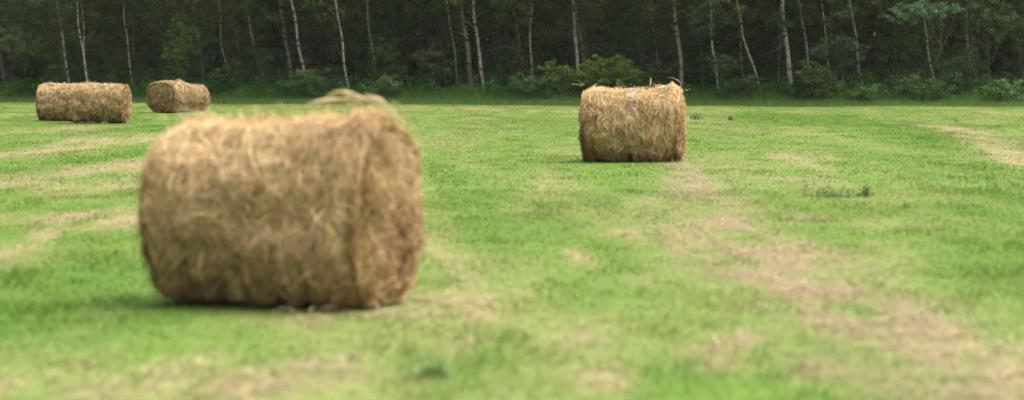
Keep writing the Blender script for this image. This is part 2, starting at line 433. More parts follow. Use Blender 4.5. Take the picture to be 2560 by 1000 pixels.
        t = (fbm(x_*3+7, np.cos(th_)*3+7, np.sin(th_)*3+7, seed+9) - .5) * 1.2 + (fbm(x_*11+7, np.cos(th_)*5+7, np.sin(th_)*5+7, seed+10, 3) - .5) * 2.6 + rp(r.normal(size=n)) * .42 + r.normal(size=S) * .25 + .12
        g = np.clip((fbm(x_*2+3, np.cos(th_)*2+3, np.sin(th_)*2+3, seed+77) - .5) * 2.2, 0, .55)
        return ribbons(P, W, hay_cols(S, t, g, r) * (.74 + .46 * r.random((S, 1))))
    th0 = r.random(nw) * 2 * np.pi; x0 = (r.random(nw) * 2 - 1) * hl * 1.0
    al = np.where(r.random(nw) < .5, 0, np.pi) + r.normal(size=nw) * .6
    low = np.abs(np.arctan2(np.sin(th0), np.cos(th0)))
    al = np.where(np.sin(th0) > 0, 0, np.pi) * (r.random(nw) < .7) + r.normal(size=nw) * .34 + (r.random(nw) < .12) * 1.5
    parts = [wisp(th0, x0, al, .16 + .36 * r.random(nw), lift * (.008 + .045 * r.random(nw) ** 3), .018)]
    nf = int(nw * .10)    # looser flyaways
    th1 = r.random(nf) * 2 * np.pi; x1 = (r.random(nf) * 2 - 1) * hl
    parts.append(wisp(th1, x1, r.random(nf) * 6.28, .12 + .22 * r.random(nf), wild * (.04 + .07 * r.random(nf)), .03, 5))
    for (t0, xb, amp, st, sx_) in bumps:
        if amp > .04:
            m = int(1500 * amp / .1 * (sx_ / .15))
            parts.append(wisp(t0 + r.normal(size=m) * st * .7, xb + r.normal(size=m) * sx_ * .6, r.random(m) * 6.28, .12 + .2 * r.random(m), .03 + .07 * r.random(m), .03, 6))
    # skirt of hay hanging to the ground
    m = int(nw * .08)
    thl = np.where(r.random(m) < .5, 1, -1) * (2.0 + .5 * r.random(m))
    parts.append(wisp(thl, (r.random(m) * 2 - 1) * hl, np.where(np.sin(thl) > 0, 0, np.pi) + r.normal(size=m) * .3, .15 + .2 * r.random(m), .02 + .05 * r.random(m), .03, 8))
    v, f, k = joined(parts)
    v[:, 2] = np.maximum(v[:, 2], .012)
    link('loose_straw', mesh_np('loose_straw', v, f, 4, k, M_straw), root)
    # straw on the end faces
    parts = []
    for sgn in (-1, 1):
        m = int(nw * .34)
        rho = np.sqrt(r.random(m)) * .98; th0 = r.random(m) * 2 * np.pi
        S = m * 9; rp = lambda a: np.repeat(a, 9)
        rr = rad(rp(th0), np.full(S, sgn * hl)) * rp(rho)
        y0 = np.sin(rp(th0)) * rr + r.normal(size=S) * .02; z0 = np.cos(rp(th0)) * rr + r.normal(size=S) * .02
        tangent = rp(th0) + np.pi / 2 + rp(r.normal(size=m)) * .9 + r.normal(size=S) * .3
        cur = rp(r.normal(size=m)) * 2.4 + r.normal(size=S) * .5
        s = np.linspace(0, 1, N)[None]; ln = rp(.1 + .2 * r.random(m)) * (.5 + .8 * r.random(S))
        ang = tangent[:, None] + cur[:, None] * s
        yy = y0[:, None] + np.cumsum(np.sin(ang), 1) / N * ln[:, None]; zz = z0[:, None] + np.cumsum(np.cos(ang), 1) / N * ln[:, None]
        q = np.sqrt(yy ** 2 + zz ** 2) / Rr; sc = np.where(q > 1.02, 1.02 / q, 1); yy *= sc; zz *= sc
        yy = yy * (1 + slump * sstep(.3, -.8, zz / Rr))
        zz = np.where(zz < floor, floor + (zz - floor) * .12, zz)
        hh = rp(.01 + .045 * r.random(m) ** 2) * (.5 + r.random(S))
        P2 = np.clip(np.sqrt(yy**2 + zz**2) / Rr, 0, 1)
        xe = sgn * (hl + .05 * (1 - P2 ** 3) + .09 * (fbm(yy*5+9, zz*5+9, 3., seed+sgn+31, 3) - .5) * sstep(1.0, .8, P2) + .006 + hh[:, None] * (.3 + 2.2 * s * (1 - s) + s ** 2))
        P = np.stack([xe, yy, zz + zc], -1)
        tan = unit(np.gradient(P, axis=1)); nrm = np.array([sgn, 0, 0.])
        W = unit(unit(np.cross(tan, nrm)) + nrm * r.normal(size=(S, 1, 1)) * .5) * (width * (.5 + .7 * r.random((S, 1, 1)))) * (1 - .5 * s[..., None])
        t = (fbm(y0*4+7, z0*4+7, 2., seed+15) - .5) * 2.2 + rp(r.normal(size=m)) * .5 + r.normal(size=S) * .25
        g = np.clip((fbm(y0*2+3, z0*2+3, 5., seed+79) - .45) * 2.0, 0, .55)
        parts.append(ribbons(P, W, hay_cols(S, t - .25, g, r) * (.8 + .25 * r.random((S, 1)))))
    v, f, k = joined(parts); v[:, 2] = np.maximum(v[:, 2], .012)
    link('end_straw', mesh_np('end_straw', v, f, 4, k, M_straw), root)
    return root, pos3
def inv(root, p):       # world point into a bale's frame
    c, s_ = math.cos(-root.rotation_euler.z), math.sin(-root.rotation_euler.z)
    d = np.asarray(p, float) - np.array(root.location)
    return np.array([c*d[0] - s_*d[1], s_*d[0] + c*d[1], d[2]])

# near bale (its right end is the nearer one).  theta: 0 top, sin(theta)>0 is the far side
c = gp(712, 753)
near, nearpos = bale('largest hay bale, out of focus close by, seed stalks arching off its top', c, R(-19), 1.44, 1.24, 11, 5600, .0029,
    bumps=((-.12, .66, .06, .3, .11), (-.1, -.62, .03, .25, .08), (-.15, 0.02, .035, .5, .3), (-.2, -.66, .01, .5, .12), (-.9, .66, .035, .5, .1), (-1.9, .35, .03, .4, .3)), lift=1.15, wild=1.4)
def smooth_path(pts, m=26):
    pts = np.asarray(pts, float); t = np.linspace(0, 1, len(pts)); u = np.linspace(0, 1, m)
    q = np.stack([np.interp(u, t, pts[:, w]) for w in range(3)], 1)
    for _ in range(2): q[1:-1] = (q[:-2] + 2*q[1:-1] + q[2:]) / 4
    return q
parts = []; Yd = 16.05
for n_, (pl, hs, he, hr) in enumerate([
    ([(975,300),(935,255),(885,238),(858,226)], .45, 1, .012),
    ([(985,300),(930,262),(900,242),(865,231),(838,232),(812,248)], .55, 1, .014),
    ([(1010,310),(958,256),(925,245),(880,247),(830,250),(795,254),(766,264)], .5, .97, .014),
    ([(960,300),(915,268),(880,262),(830,262),(800,266)], .9, 1, .005),
    ([(1015,310),(975,264),(948,248),(918,240)], .5, 1, .013),
    ([(950,305),(905,268),(868,240),(855,225)], .6, 1, .010),
    ([(1005,305),(962,268),(935,254),(902,255),(868,262)], .6, 1, .012),
    ([(1025,310),(998,262),(985,256)], .9, 1, .006),
    ([(905,300),(880,268),(862,258)], .9, 1, .006),
    ]):
    P = smooth_path([inv(near, at(px, py, Yd + .05 * math.sin(n_ * 2.3))) for px, py in pl])
    u = np.linspace(0, 1, len(P))
    rad_ = np.where((u > hs) & (u < he), hr * np.sin(np.clip((u - hs) / (he - hs), 0, 1) * np.pi) ** .5 * .8 + .0035, .0042)
    parts.append(tube(P, rad_, 6, H4 * 1.1 if n_ % 2 else H1 * .8))
    # bristles of the seed head
    m = 24; ii = rng.random(m) * (he - hs) + hs
    b0 = np.stack([np.interp(ii, u, P[:, w]) for w in range(3)], 1); dr = unit(np.stack([np.interp(np.clip(ii + .05, 0, 1), u, P[:, w]) for w in range(3)], 1) - b0 + 1e-6)
    d = unit(dr + rng.normal(size=(m, 3)) * .45); ln = (hr * 2.6 * (.5 + rng.random(m)))[:, None]
    PP = np.stack([b0, b0 + d * ln * .5, b0 + d * ln], 1); PP[..., 2] -= np.array([0, .001, .004])
    W = np.repeat(unit(rng.normal(size=(m, 1, 3))), 3, 1) * .0022
    cc = np.where(rng.random((m, 1)) < .4, H1, np.where(rng.random((m, 1)) < .5, H4, H3)) * .95
    parts.append(ribbons(PP, W, cc))
v, f, k = joined(parts)
link('seed_stalks', mesh_np('seed_stalks', v, f, 4, k, M_straw, True), near)['label'] = 'arched grass stalks with drooping seed heads'

# middle distance bale on the right
c = gp(1582, 405)
mid, midpos = bale('straw coloured hay bale alone in the right half, pale wrap band over its middle', c, R(-9), 1.56, 1.28, 23, 4000, .0046,
    bumps=((.0, .70, .085, .16, .05), (-.1, .1, -.02, .5, .4), (-.7, .72, .04, .4, .08), (-.3, -.70, .03, .4, .1)), lift=1.5, wild=1.2)
r = np.random.default_rng(5)
S, N = 64, 16
xb = .02 + r.normal(size=S) * .045; t0 = .5 - .5 * r.random(S); t1 = -.95 - .3 * r.random(S)
ss = np.linspace(0, 1, N)[None]
TH = t0[:, None] + (t1 - t0)[:, None] * ss; XX = xb[:, None] + .01 * np.sin(ss * 7 + r.random((S, 1)) * 6)
P = midpos(TH, XX, .032 + .012 * r.random((S, 1)))
tan = unit(np.gradient(P, axis=1)); nrm = np.stack([np.zeros_like(TH), np.sin(TH), np.cos(TH)], -1)
v, f, k = ribbons(P, unit(np.cross(tan, nrm)) * .0022, np.broadcast_to(np.array([.38, .36, .39]), (S, 3)) * (.8 + .3 * r.random((S, 1))))
link('net_wrap', mesh_np('net_wrap', v, f, 4, k, M_straw), mid)['label'] = 'pale bluish band of frayed net wrap'
b = inv(mid, at(1626, 214, mid.location.y)); tpt = inv(mid, at(1627, 194, mid.location.y))
v, f, k = tube([b, (b + tpt) / 2, tpt], [.009, .009, .005], 6, H1 * 1.1)
link('straw_stalk', mesh_np('straw_stalk', v, f, 4, k, M_straw), mid)['label'] = 'single straw stalk sticking straight up'
parts = []
for pl in ([(1460,212),(1452,206),(1446,200)], [(1458,214),(1440,210),(1428,211)], [(1700,205),(1690,198),(1678,193),(1668,193)], [(1712,225),(1722,226),(1728,220)], [(1545,212),(1543,204)], [(1578,212),(1579,206)], [(1704,215),(1700,204),(1692,197)]):
    P = smooth_path([inv(mid, at(px, py, mid.location.y - .1)) for px, py in pl], 8)
    v, f, k = tube(P, np.linspace(.0036, .0015, 8), 5, H1 * .85)
    link('stray_stalk', mesh_np('stray_stalk', v, f, 4, k, M_straw), mid)
for pl in ([(455,292),(446,278),(438,274)], [(470,292),(462,272),(449,268)], [(490,292),(478,276),(470,271),(458,270)], [(505,292),(498,280),(488,275)], [(415,296),(402,290),(394,292)], [(1020,320),(1036,318),(1042,326)], [(1030,350),(1044,352),(1047,362)], [(905,290),(893,272),(884,266)]):
    P = smooth_path([inv(near, at(px, py, 16.4 if px < 600 else 16.0)) for px, py in pl], 8)
    v, f, k = tube(P, np.linspace(.005, .002, 8), 5, H1 * .85)
    link('stray_stalk', mesh_np('stray_stalk', v, f, 4, k, M_straw), near)

# pair standing end to end at far left
cR, cL = gp(254, 306), gp(162, 302)
GL = 'pair of hay bales end to end, far left'
bale('right hand bale of the long pair, its ragged end face showing', cR + np.array([-.12, .3, 0]), R(-6), 1.62, 1.22, 37, 3000, .0065, bumps=((-1.2, .7, .04, .6, .1),), tone=.86, group=GL)
bale('left hand bale of the long pair, partly behind its neighbour', cL + np.array([0, .3, 0]), R(-4), 1.56, 1.20, 41, 2800, .0065, tone=.86, group=GL)
# pair seen end-on behind the near bale
GM = 'pair of hay bales end to end behind the large near bale'
ax = np.array([math.sin(R(19)), math.cos(R(19)), 0.0])
p0 = gp(404, 281)           # foot of the visible end face
cA = p0 + ax * .78; cB = cA + ax * 1.58
bale('small distant bale turning its round frayed end face towards us', cA, math.atan2(ax[1], ax[0]), 1.56, 1.21, 43, 2300, .0085, lift=1.5, wild=1.1, tone=.74, group=GM)
bale('slightly smaller bale joined behind the one that shows its round end', cB, math.atan2(ax[1], ax[0]), 1.52, 1.08, 47, 2000, .0085, tone=.74, group=GM)

# ------------------------------------------------------------------ trees
BARK_PALE, BARK_MID, BARK_BROWN = np.array([.275,.245,.195]), np.array([.16,.133,.102]), np.array([.10,.078,.058])
LG = np.array([[.055,.090,.028],[.066,.100,.030],[.048,.072,.026],[.078,.108,.032],[.066,.074,.036]])
L_BRIGHT = np.array([.110,.175,.034]); L_BLUE = np.array([.066,.108,.052]); L_DARK = np.array([.062,.088,.042]); L_MID = np.array([.060,.104,.034]); L_OLIVE = np.array([.072,.090,.044])

def crown_mesh(seed, z0, z1, rr, nclump, per, size, base, name='crown', bend=0.0):
    r = np.random.default_rng(seed)
    t = r.random(nclump) ** .8; z = z0 + (z1 - z0) * t
    prof = rr * np.sin(np.clip(.25 + .75 * t, 0, 1) * np.pi) ** .7 * 1.05 + .2
    a = r.random(nclump) * 2 * np.pi; q = r.random(nclump) ** .5 * prof
    cen = np.stack([np.cos(a) * q, np.sin(a) * q, z], 1)
    pts = clumps(cen, .28 + .3 * r.random(nclump), per, seed + 1, .55)
    cl = np.repeat(.6 + .8 * r.random(nclump), per)[:, None]
    c = base * cl * (.7 + .6 * r.random((len(pts), 1))) * np.array([1, 1, 1.0])
    c = c * (1 + .25 * (r.random((len(pts), 3)) - .5))
    parts = [leaves(pts, size * (.7 + .6 * r.random(len(pts))), c, .3, seed + 2)]
    for n_ in range(0, nclump, 2):        # twigs carrying the clumps
        b = np.array([0, 0, max(z0 - .8, cen[n_, 2] - .5 * q[n_] - .3)]); e = cen[n_]
        m = (b + e) / 2 + r.normal(size=3) * .12
        parts.append(tube([b, m, e], [.022, .014, .006], 4, BARK_BROWN))
    v, f, k = joined(parts)
    return mesh_np(name, v, f, 4, k, M_leaf)
CR_TALL = [crown_mesh(100 + i, 3.9 + .5 * (i % 3), 14.5, 2.3, 170, 44, .125, LG[i % 5]) for i in range(5)]
CR_LOW = [crown_mesh(120 + i, 2.2 + .4 * i, 12, 2.4, 190, 44, .12, LG[(i + 2) % 5] * .9) for i in range(3)]

def trunk_mesh(P, r0, r1, col, seed, twigs=3, dead=()):
    r = np.random.default_rng(seed)
    m = len(P)
    rad_ = r0 + (r1 - r0) * np.linspace(0, 1, m) ** .9; rad_[0] *= 1.25
    parts = [tube(P, rad_, 9, col, .25, seed)]
    for q in range(twigs):
        i = r.integers(int(m * .18), int(m * .55)); s = P[i]; a = r.random() * 6.28
        ln = .5 + .9 * r.random(); up = (-.1 + .6 * r.random())
        d = np.array([math.cos(a), math.sin(a) * .6, up]); e = s + d * ln
        mpt = (s + e) / 2 + np.array([0, 0, .12 * r.normal()])
        parts.append(tube([s, mpt, e], [.014, .010, .004], 5, col * .7))
        e2 = mpt + np.array([d[0] * .3, d[1] * .3, .3]) ; parts.append(tube([mpt, (mpt+e2)/2 + .02, e2], [.007, .005, .003], 4, col * .7))
    for pl in dead: parts.append(tube(smooth_path(pl, 12), np.linspace(.020, .006, 12), 5, col * .8))
    v, f, k = joined(parts)
    return mesh_np('trunk', v, f, 4, k, M_bark, True)
ntree = 0
def traced(xt, yt, xb, yb, w, col, dd, label, crown=None, cs=1.0, height=14.0, dead=(), group=None, twigs=3):
    """trunk that passes the two photo points; dd metres inside the wood edge"""
    global ntree; ntree += 1
    x_ = (xb - 1280) / F * 118; Y0 = edge(x_) + dd
    a, b = at(xt, yt, Y0), at(xb, yb, Y0)
    sl = (a - b) / (a[2] - b[2])
    foot = b + sl * (-.05 - b[2]); foot[2] = 0
    r = np.random.default_rng(500 + ntree)
    z = np.linspace(-.1, height, 30); top = a[2]
    lin = np.where(z < top, z, top + (z - top) * .45)
    ph = r.random() * 6
    wob = .035 * np.sin(z * 1.1 + ph) * np.clip(z, 0, 1) + .03 * np.sin(z * 2.3 + ph * 2)
    P = np.stack([sl[0] * lin + wob, .15 * np.sin(z * .4 + ph) + z * .01 * r.normal(), z], 1)
    P[:, 1] -= P[0, 1]
    r0 = w / F * Y0 / 2
    root = thing('birch_tree' if col is not BARK_BROWN else 'aspen_tree', label, 'tree', tuple(foot), 0, group)
    link('trunk', trunk_mesh(P, r0 * 1.12, r0 * .35, col, 600 + ntree, twigs, [[inv(root, at(px, py, Y0)) for px, py in pl] for pl in dead]), root)
    cm = crown or CR_TALL[ntree % 5]
    o = link('crown', cm, root); o.location = (sl[0] * min(6, top) * .8, 0, 0 if crown is None else 0); o.rotation_euler.z = r.random() * 6.28
    o.scale = (cs, cs, 1)
    return root
PL, MD, BR = BARK_PALE, BARK_MID, BARK_BROWN
T = [
 (143,0,168,200,6.5,PL*.8,2.5,'slender leaning birch rising behind the long pair of bales, left of the twin trunks'),
 (193,20,216,196,5,PL*1.05,2.0,'left stem of the twin pale birches behind the long pair of bales'),
 (205,0,219,196,5,PL*.8,3.0,'right stem of the twin pale birches behind the long pair of bales'),
 (312,50,326,190,5,PL*.65,3.5,'thin crooked grey green birch behind the right end of the long bale pair'),
 (405,100,430,190,4,MD*.7,5,'faint thin trunk in shade above the bale with the round end showing'),
 (556,110,577,225,3.5,PL*.55,2.5,'very thin yellowish young stem in the undergrowth right of the end-on bales'),
 (612,0,650,165,10,MD*.9,5,'stout brownish trunk leaning left, first thick one right of the end-on bales'),
 (703,30,728,210,11,MD*.7,4,'dark thick trunk just left of the bright birch with bare side branches'),
 (727,0,766,205,8,PL*.85,2.6,'bright birch with bare side branches leaning beside a dark thick trunk'),
 (838,0,872,222,5.5,PL*.85,1.8,'thin bright birch whose foot meets the big bale seed stalks'),
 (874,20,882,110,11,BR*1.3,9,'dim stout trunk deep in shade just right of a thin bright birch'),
 (915,0,943,215,7,MD*.8,3.5,'grey trunk leaning above the right part of the big near bale'),
 (968,0,1005,150,9,BR*1.4,7,'dull brown trunk lost in leaves above the right corner of the big bale'),
 (1115,0,1148,220,5,MD*.9,3,'thin mottled trunk left of the pair of thick and pale trunks near the middle'),
 (1150,0,1182,225,12.5,MD*.85,3.2,'thickest reddish grey trunk, close beside a paler birch near the middle'),
 (1183,0,1207,222,9,PL*.75,2.4,'pale birch immediately right of the thickest reddish trunk'),
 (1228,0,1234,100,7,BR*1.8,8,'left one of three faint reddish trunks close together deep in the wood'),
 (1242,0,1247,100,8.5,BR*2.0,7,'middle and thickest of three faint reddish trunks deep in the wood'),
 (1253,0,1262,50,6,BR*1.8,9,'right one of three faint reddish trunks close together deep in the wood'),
 (1327,10,1329,215,7,MD*.95,3,'straight grey birch with an arching bare branch on its left side'),
 (1433,0,1443,190,10,PL*.72,2.8,'straight tall pale trunk standing above the bright green shrubs'),
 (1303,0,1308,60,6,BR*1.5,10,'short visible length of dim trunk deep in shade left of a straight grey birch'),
 (1582,0,1601,140,7,MD*.95,5,'broken looking grey trunk hidden in leaves above the lone bale on the right'),
 (1627,0,1646,180,5,MD*.9,4,'very thin trunk directly above the straw stalk on the lone bale'),
 (1683,0,1708,222,11,PL*.68,2.4,'stout pale grey trunk rising from the right top corner of the lone bale'),
 (1776,60,1797,235,7,PL*.9,2.0,'bright mottled birch coming out below a bluish green leafy crown'),
 (1843,50,1858,180,5.5,MD*1.0,4,'thin trunk ending in leaves just left of a strongly leaning birch'),
 (1858,95,1908,252,6,PL*.75,1.6,'strongly left leaning thin birch with its foot at the meadow edge'),
 (1955,0,1981,248,12.5,PL*.78,1.8,'largest pale birch on the right side, dark scars on its bark'),
 (1996,0,2020,160,7,PL*.65,3.5,'slim birch just right of the largest pale birch on the right side'),
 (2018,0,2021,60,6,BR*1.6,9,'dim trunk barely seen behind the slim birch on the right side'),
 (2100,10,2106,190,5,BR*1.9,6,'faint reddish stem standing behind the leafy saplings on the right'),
 (2122,0,2149,180,8.5,MD*1.0,3.4,'leaning grey pink trunk disappearing behind leafy saplings on the right'),
 (2305,55,2334,200,6.5,PL*.45,2.6,'thin green stained trunk under a pale bluish green umbrella of leaves'),
 (2072,195,2083,258,4,PL*.45,1.2,'tiny thin stem at the meadow edge right of the largest pale birch'),
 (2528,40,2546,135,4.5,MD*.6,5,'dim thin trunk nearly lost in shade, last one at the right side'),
]
DEAD = {8: [[(750,122),(735,108),(722,100)], [(752,124),(735,128),(722,133)], [(741,82),(728,73)]],
        19: [[(1327,190),(1318,168),(1300,142),(1282,128),(1268,134)], [(1327,190),(1322,180)] , [(1300,142),(1290,120),(1255,118),(1235,122)]],
        15: [[(1170,95),(1150,80),(1125,80)]], 24: [[(1690,72),(1680,63),(1650,62)]], 28: [[(1962,105),(1945,122),(1925,130)]],
        2: [[(219,100),(228,90),(240,80)]], 33: [[(2325,158),(2315,170),(2303,180)]]}
for n_, t in enumerate(T):
    traced(*t, dead=DEAD.get(n_, ()), twigs=5 if t[4] > 5 else 2)

# nameless trees deeper in the wood: one prototype per crown, then copies
protos = []
for q in range(4):
    r = np.random.default_rng(900 + q)
    z = np.linspace(-.3, 14, 22)
    P = np.stack([-.09 * z + .12 * np.sin(z * .7 + q), .1 * np.sin(z * .5 + q * 2), z], 1)
    P[:, :2] -= P[0, :2]
    root = thing('shaded_tree', 'dim tree deep inside the wood behind the pale birches', 'tree', (0, 0, 0), 0, 'dim trees deep in the wood')
    link('trunk', trunk_mesh(P, .085 + .02 * q, .03, BARK_BROWN * (1 + .4 * (q % 2)), 950 + q, 6), root)
    o = link('crown', (CR_LOW + CR_TALL)[q], root); o.location = (-.6, 0, 0)
    protos.append(root)
def copy_tree(o):
    c_ = o.copy(); C.objects.link(c_)
    for ch in list(o.children):
        d = ch.copy(); C.objects.link(d); d.parent = c_; d.matrix_parent_inverse = ch.matrix_parent_inverse
    return c_
r = np.random.default_rng(71); cnt = 0
for row, dd in enumerate((6.5, 11, 16, 22)):
    xx = -37 + r.random() * 2
    while xx < 36:
        X_ = xx + r.normal() * .6; Y_ = edge(X_) + dd + r.normal() * 1.2
        o = protos[cnt] if cnt < 4 else copy_tree(protos[cnt % 4])
        o.location = (X_, Y_, .3); o.rotation_euler.z = r.normal() * .35 ; sc = .85 + .35 * r.random(); o.scale = (sc, sc, sc * 1.05)
        cnt += 1; xx += 3.4 + 1.2 * r.random()

# saplings and shrubs one can pick out --------------------------------
def shrub(label, px, top, bot, wpx, base, dd, seed, cat='shrub', dens=1.0, size=.085, stem=True, ground=True):
    r = np.random.default_rng(seed)
    x_ = (px - 1280) / F * 118; Y0 = edge(x_) + dd
    a, b = at(px, top, Y0), at(px, bot, Y0); zt, zb = a[2], max(b[2], .15); wr = wpx / F * Y0 / 2
    root = thing('shrub' if cat == 'shrub' else 'sapling', label, cat, (b[0], Y0, .05))
    n = int(max(16, 26 * dens * (zt - zb) * wr * 1.6)); 
    u = unit(r.normal(size=(n, 3))) * (r.random((n, 1)) ** .4)
    cen = u * np.array([wr, wr * .8, (zt - zb) / 2]) + np.array([0, 0, (zt + zb) / 2])
    cen[:, 0] += .25 * wr * np.sin(cen[:, 2] * 3 + seed)
    per = 46
    pts = clumps(cen, .10 + .2 * r.random(n), per, seed + 1, .6)
    c = base * 1.12 * np.repeat(.65 + .75 * r.random(n), per)[:, None] * (.7 + .6 * r.random((len(pts), 1)))
    v, f, k = leaves(pts, size * (.6 + .7 * r.random(len(pts))), c, .45, seed + 2, .7)
    v[:, 2] = np.maximum(v[:, 2], .02)
    link('foliage', mesh_np('foliage', v, f, 4, k, M_leaf), root)
    if stem:
        parts = []
        for q in range(3 if cat == 'shrub' else 1):
            e = cen[r.integers(n)]; e = np.array([e[0], e[1], zt - .2 * (zt - zb)]) if cat != 'shrub' else e
            s0 = np.array([r.normal() * .08, r.normal() * .08, 0.]); m = (s0 + e) / 2 + r.normal(size=3) * np.array([.12, .12, .02])
            parts.append(tube(smooth_path([s0, m, e], 9), np.linspace(.028, .008, 9), 6, BARK_MID * .6))
            for w_ in range(5):
                t_ = .35 + .6 * r.random(); s1 = s0 + (e - s0) * t_; e1 = cen[r.integers(n)]
                parts.append(tube([s1, (s1 + e1) / 2 + r.normal(size=3) * .05, e1], [.010, .008, .004], 4, BARK_MID * .6))
        v, f, k = joined(parts); link('stem', mesh_np('stem', v, f, 4, k, M_bark, True), root)
    return root
SH = [
 ('bright green leafy sapling lit against shade, up and right of the end-on bales', 452, 45, 190, 95, L_BRIGHT*.75, 1.6, 'sapling', .55),
 ('dull green young tree near the left corner with drooping sprays', 45, 60, 170, 130, L_MID, 2.5, 'sapling', .6),
 ('small leafy spray low between the leaning birch and the twin birches', 140, 165, 200, 60, L_MID*.8, 1.5, 'shrub', .8),
 ('loose green bush right of the end-on bales, round the thin yellow stem', 572, 150, 235, 80, L_MID*.9, 2, 'shrub', .8),
 ('low spreading green bush at the foot of the bright branched birch', 780, 165, 250, 130, L_MID*1.15, 1.2, 'shrub', 1),
 ('leafy green patch hanging on the first stout brown trunk', 655, 120, 160, 70, L_MID, 3, 'sapling', .8),
 ('upright green bush between the grey leaning trunk and the dull brown one', 965, 85, 215, 85, L_MID*1.0, 2.5, 'sapling', .7),
 ('low bush with light tips above the top right corner of the big bale', 965, 190, 240, 100, L_MID*1.2, .9, 'shrub', .9),
 ('fine leaved olive bush left of the thickest reddish trunk', 1095, 100, 215, 120, L_OLIVE, 2.6, 'sapling', .6),
 ('yellow green bush at the foot of the straight tall pale trunk, on its left', 1400, 145, 245, 115, L_BRIGHT*.85, 1.4, 'shrub', .9),
 ('bushy yellow green shrub, brightest one, behind the left half of the lone bale', 1545, 140, 235, 150, L_BRIGHT*.9, 1.5, 'shrub', 1),
 ('upright yellow green shrub just right of the straight tall pale trunk', 1478, 135, 230, 70, L_BRIGHT*.95, 1.2, 'shrub', .8),
 ('low green bush below the straight grey birch with the arching branch', 1335, 185, 262, 120, L_MID*1.3, .9, 'shrub', 1),
 ('grey green bush behind the right half of the lone bale', 1640, 150, 235, 100, L_OLIVE*.9, 2, 'shrub', .8),
 ('bluish green rounded leafy crown high over the bright mottled birch', 1762, 5, 95, 130, L_BLUE*1.15, 1.7, 'sapling', .9),
 ('bluish green leafy mass halfway down the bright mottled birch', 1800, 135, 180, 120, L_BLUE*1.0, 1.3, 'sapling', .9),
 ('green leaves wrapped round the upper part of the largest pale birch', 1945, 35, 78, 95, L_BLUE*.8, 1.4, 'sapling', .9),
 ('rounded leafy sapling between the slim birch and the leaning grey pink trunk', 2080, 85, 150, 110, L_BLUE*.95, 1.5, 'sapling', .9),
 ('lower mass of pale green leaves across the leaning grey pink trunk', 2130, 105, 165, 90, L_BLUE*.85, 1.7, 'sapling', .8),
 ('dense green bush at the meadow edge right of the largest pale birch', 2040, 150, 258, 110, L_MID*1.05, .9, 'shrub', 1),
 ('pale bluish green umbrella of leaves, palest foliage, over a thin green stained trunk', 2290, 0, 62, 190, L_BLUE*1.5, 1.5, 'sapling', .9),
 ('low dark green bush below the thin green stained trunk', 2310, 190, 262, 160, L_MID*.9, .8, 'shrub', 1),
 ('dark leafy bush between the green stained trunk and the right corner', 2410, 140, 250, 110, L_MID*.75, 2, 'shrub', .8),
 ('low brighter green weeds and bush in the right corner of the wood edge', 2525, 195, 266, 110, L_MID*1.5, .5, 'shrub', 1),
 ('young green tuft at the wood edge left of the low dark bush', 2180, 205, 262, 100, L_MID*1.2, .6, 'shrub', .9),
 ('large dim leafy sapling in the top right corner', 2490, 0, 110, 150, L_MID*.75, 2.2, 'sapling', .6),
 ('low green bush between the lone bale and the strongly leaning birch', 1845, 190, 260, 110, L_MID*.8, .8, 'shrub', .9),
]
for n_, (lb, px, tp, bt, w, base, dd, cat, dens) in enumerate(SH):
    shrub(lb, px, tp, bt, w, base, dd, 1500 + n_ * 7, cat, dens)

# leafy understory that reads as one mass ------------------------------
def understory():
    r = np.random.default_rng(333)
    n = 30000
    x = -38 + 76 * r.random(n); d = 1.2 + 15 * r.random(n) ** 1.6; z = .2 + 8.3 * r.random(n) ** 1.0
    d = d + 2.6 * sstep(1.0, 2.0, z)
    y = edge(x) + d
    dens = fbm(x*.45, y*.3, z*.55, 7, 3)
    low = sstep(1.7, .4, z) * .3
    keep = r.random(n) < np.clip((dens - .35) * 5 + low, .04, 1)
    cen = np.stack([x, y, z], 1)[keep]; n = len(cen); d = d[keep]
    per = 30
    pts = clumps(cen, .22 + .35 * r.random(n), per, 334, .6)
    hue = fbm(cen[:,0]*.5, cen[:,1]*.3, cen[:,2]*.6, 9, 3)
    b = mixc(np.broadcast_to(L_MID, (n, 3)), L_OLIVE, sstep(.4, .65, hue)); b = mixc(b, L_DARK, sstep(.5, .3, hue))
    b = mixc(b, L_MID * np.array([.8,1.1,.8]), sstep(1.8, .6, cen[:,2]))
    c = np.repeat(b * (.6 + .8 * r.random((n, 1))), per, 0) * (.7 + .6 * r.random((n * per, 1)))
    v, f, k = leaves(pts, .11 * (.6 + .7 * r.random(len(pts))), c, .35, 335, .65)
    v[:, 2] = np.maximum(v[:, 2], .05)
    o = link('understory_foliage', mesh_np('understory_foliage', v, f, 4, k, M_leaf)); o['kind'] = 'stuff'
    o['label'] = 'dark green leafy understory filling the shade between the trunks'; o['category'] = 'foliage'
understory()
def far_wood():
    r = np.random.default_rng(433)
    n = 9500
    x = -55 + 110 * r.random(n); d = 16 + 34 * r.random(n); z = .3 + 15 * r.random(n)
    cen = np.stack([x, edge(x) + d, z], 1)
    pts = clumps(cen, .9 + .8 * r.random(n), 34, 434, .8)
    c = np.repeat(L_DARK * (.7 + .7 * r.random((n, 1))), 34, 0) * (.7 + .6 * r.random((n * 34, 1)))
    v, f, k = leaves(pts, .46 * (.6 + .7 * r.random(len(pts))), c, .3, 435, .75)
    v[:, 2] = np.maximum(v[:, 2], .1)
    o = link('distant_woods', mesh_np('distant_woods', v, f, 4, k, M_leaf)); o['kind'] = 'stuff'
    o['label'] = 'dark depth of the wood closing the view behind the trees'; o['category'] = 'woods'
far_wood()
